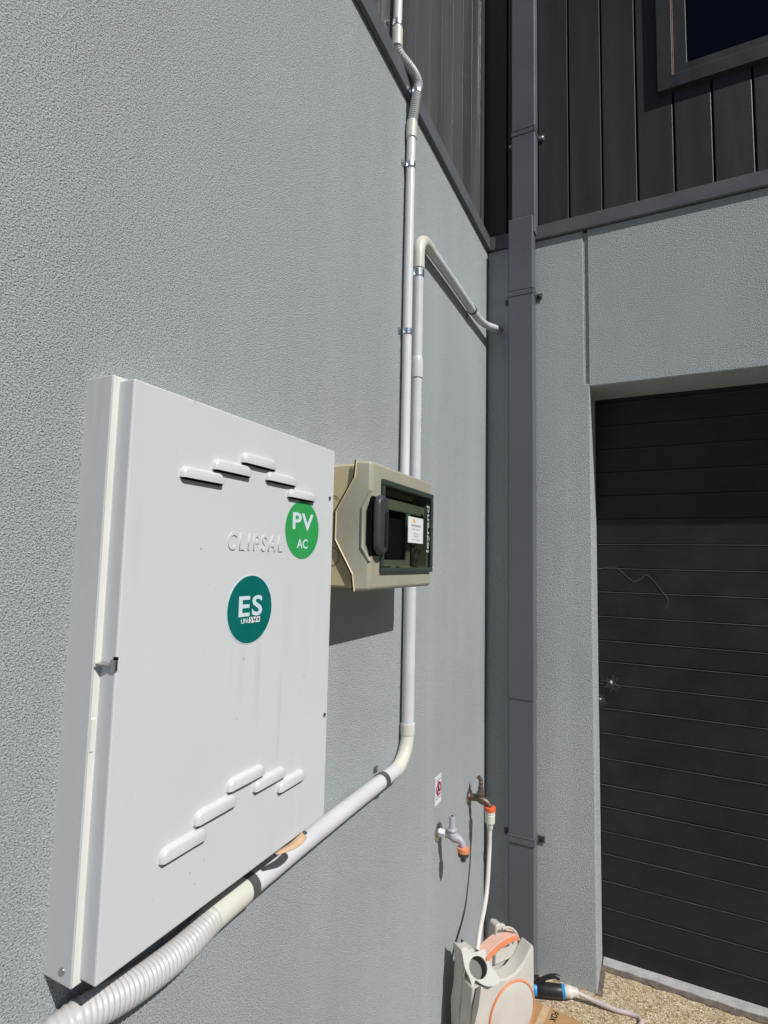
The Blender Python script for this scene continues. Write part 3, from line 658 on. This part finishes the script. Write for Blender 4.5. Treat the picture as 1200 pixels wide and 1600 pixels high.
# spray gun on the ground, with its hose tail
ga, gb = onz(836,1545,.030), onz(884,1549,.036)
gx = (gb-ga).normalized()
SG = thing('spray_gun', 'black and blue hose spray gun lying on pebbled ground against the hose reel', 'spray gun', (ga+gb)/2 - Vector((0,0,.03)))
def along(d, dz=0, side=0): return ga + gx*d + UZ*dz + gx.cross(UZ)*side
L = (gb-ga).length
lt('grip', 'rubber', SG, along(.004), gx, [(0,.018),(.006,.021),(.03,.022),(.06,.021),(L-.014,.0195),(L-.012,.018)])
lt('blue_band', 'blue', SG, along(L-.013), gx, [(0,.0200),(.004,.0208),(.009,.0205),(.010,.0185)])
lt('blue_head', 'blue', SG, along(-.040), gx, [(0,.010),(.010,.018),(.030,.024),(.046,.019)])
tb('lever', 'rubber', SG, smooth_path([along(-.010,.016), along(.016,.028), along(.040,.040), along(.066,.047), along(.082,.042)], 8), lambda i: .0078, 12)
tb('lever_mount', 'rubber', SG, smooth_path([along(-.020,.018), along(-.006,.036), along(.012,.040), along(.020,.022)], 6), .0055, 10)
lt('hose_connector', 'cream_pvc', SG, along(L-.004), gx, [(0,.0165),(.004,.018),(.022,.018),(.024,.0165)])
lt('hose_nut', 'hose', SG, along(L+.020), gx, [(0,.0165),(.020,.011),(.022,.008)])
tail = smooth_path([along(L+.034), onz(925,1562,.024), onz(960,1577,.014), onz(985,1584,.010), onz(1000,1592,.009), onz(998,1606,.009), onz(960,1640,.009)], 10)
tag(tb('hose_tail', 'hose_pink', None, tail, .0078, 14), 'pinkish grey hose running from the spray gun across the pebbled ground', 'hose')

# flattened cardboard carton
q = [onz(836,1563,.02), onz(912,1598,.02), onz(880,1690,.02), onz(760,1650,.02)]
CT2 = thing('cardboard_carton', 'brown cardboard carton lying on the ground below the spray gun', 'carton', onz(850,1600,0))
bm = bmesh.new(); prism(bm, [Vector((p.x, p.y, .003)) for p in q], Vector((0,0,.017))); build('carton_body', bm, 'card', CT2, bevel=.001)
e1 = (q[1]-q[0]).normalized(); e2 = UZ.cross(e1)
bm = bmesh.new(); a = q[0]+e1*.03; prism(bm, [Vector((p.x, p.y, .0202)) for p in (a, a+e1*.022, a+e1*.022-e2*.16, a-e2*.16)], Vector((0,0,.0006))); build('carton_tape', bm, 'tape', CT2)
text('lettering', 'FOX', 'ink', CT2, onz(864,1579,.0205) , -e2, e1, .045, .020, .0004, .02)

# cobwebs on the garage door
for k, (px, py, sz) in enumerate(((955, 1066, 1.0), (938, 1092, .7))):
    c = ony(px, py, .196); bm = bmesh.new(); random.seed(20+k)
    for j in range(70):
        d = Vector((random.gauss(0,1), random.gauss(0,.2), random.gauss(-.25,1))); d = d.normalized()*random.uniform(.008, .036)*sz
        d.y = min(d.y, .002); o_ = Vector((random.gauss(0,.010), 0, random.gauss(-.006,.012)))*sz
        tube(bm, [c + o_, c + o_ + d*.5 + Vector((random.gauss(0,.004),-.001,random.gauss(0,.004))), c + o_ + d], .00028, 4)
    cw = thing('cobweb', ('dusty cobweb tuft with a bright white core on the black garage door', 'dusty cobweb tuft in the angle of door and jamb')[k], 'cobweb', c)
    build('threads', bm, 'web_dim', cw)
    bm = bmesh.new(); bmesh.ops.create_icosphere(bm, subdivisions=2, radius=.0062*sz)
    for v in bm.verts: v.co = Vector((v.co.x*random.uniform(.6,1.2), v.co.y*.35, v.co.z*random.uniform(.6,1.4))) + c + Vector((0,-.002,0))
    build('egg_sac', bm, 'web', cw, smooth=True)
th = [ony(x, y, .1985) for x, y in ((934,889),(962,887),(988,908),(1000,905),(1012,899),(1038,928),(1044,940),(1040,952))]
tag(tb('web_thread', 'web_dim', None, smooth_path(th, 5), .0006, 5), 'long kinked dusty web thread across the black garage door', 'cobweb')
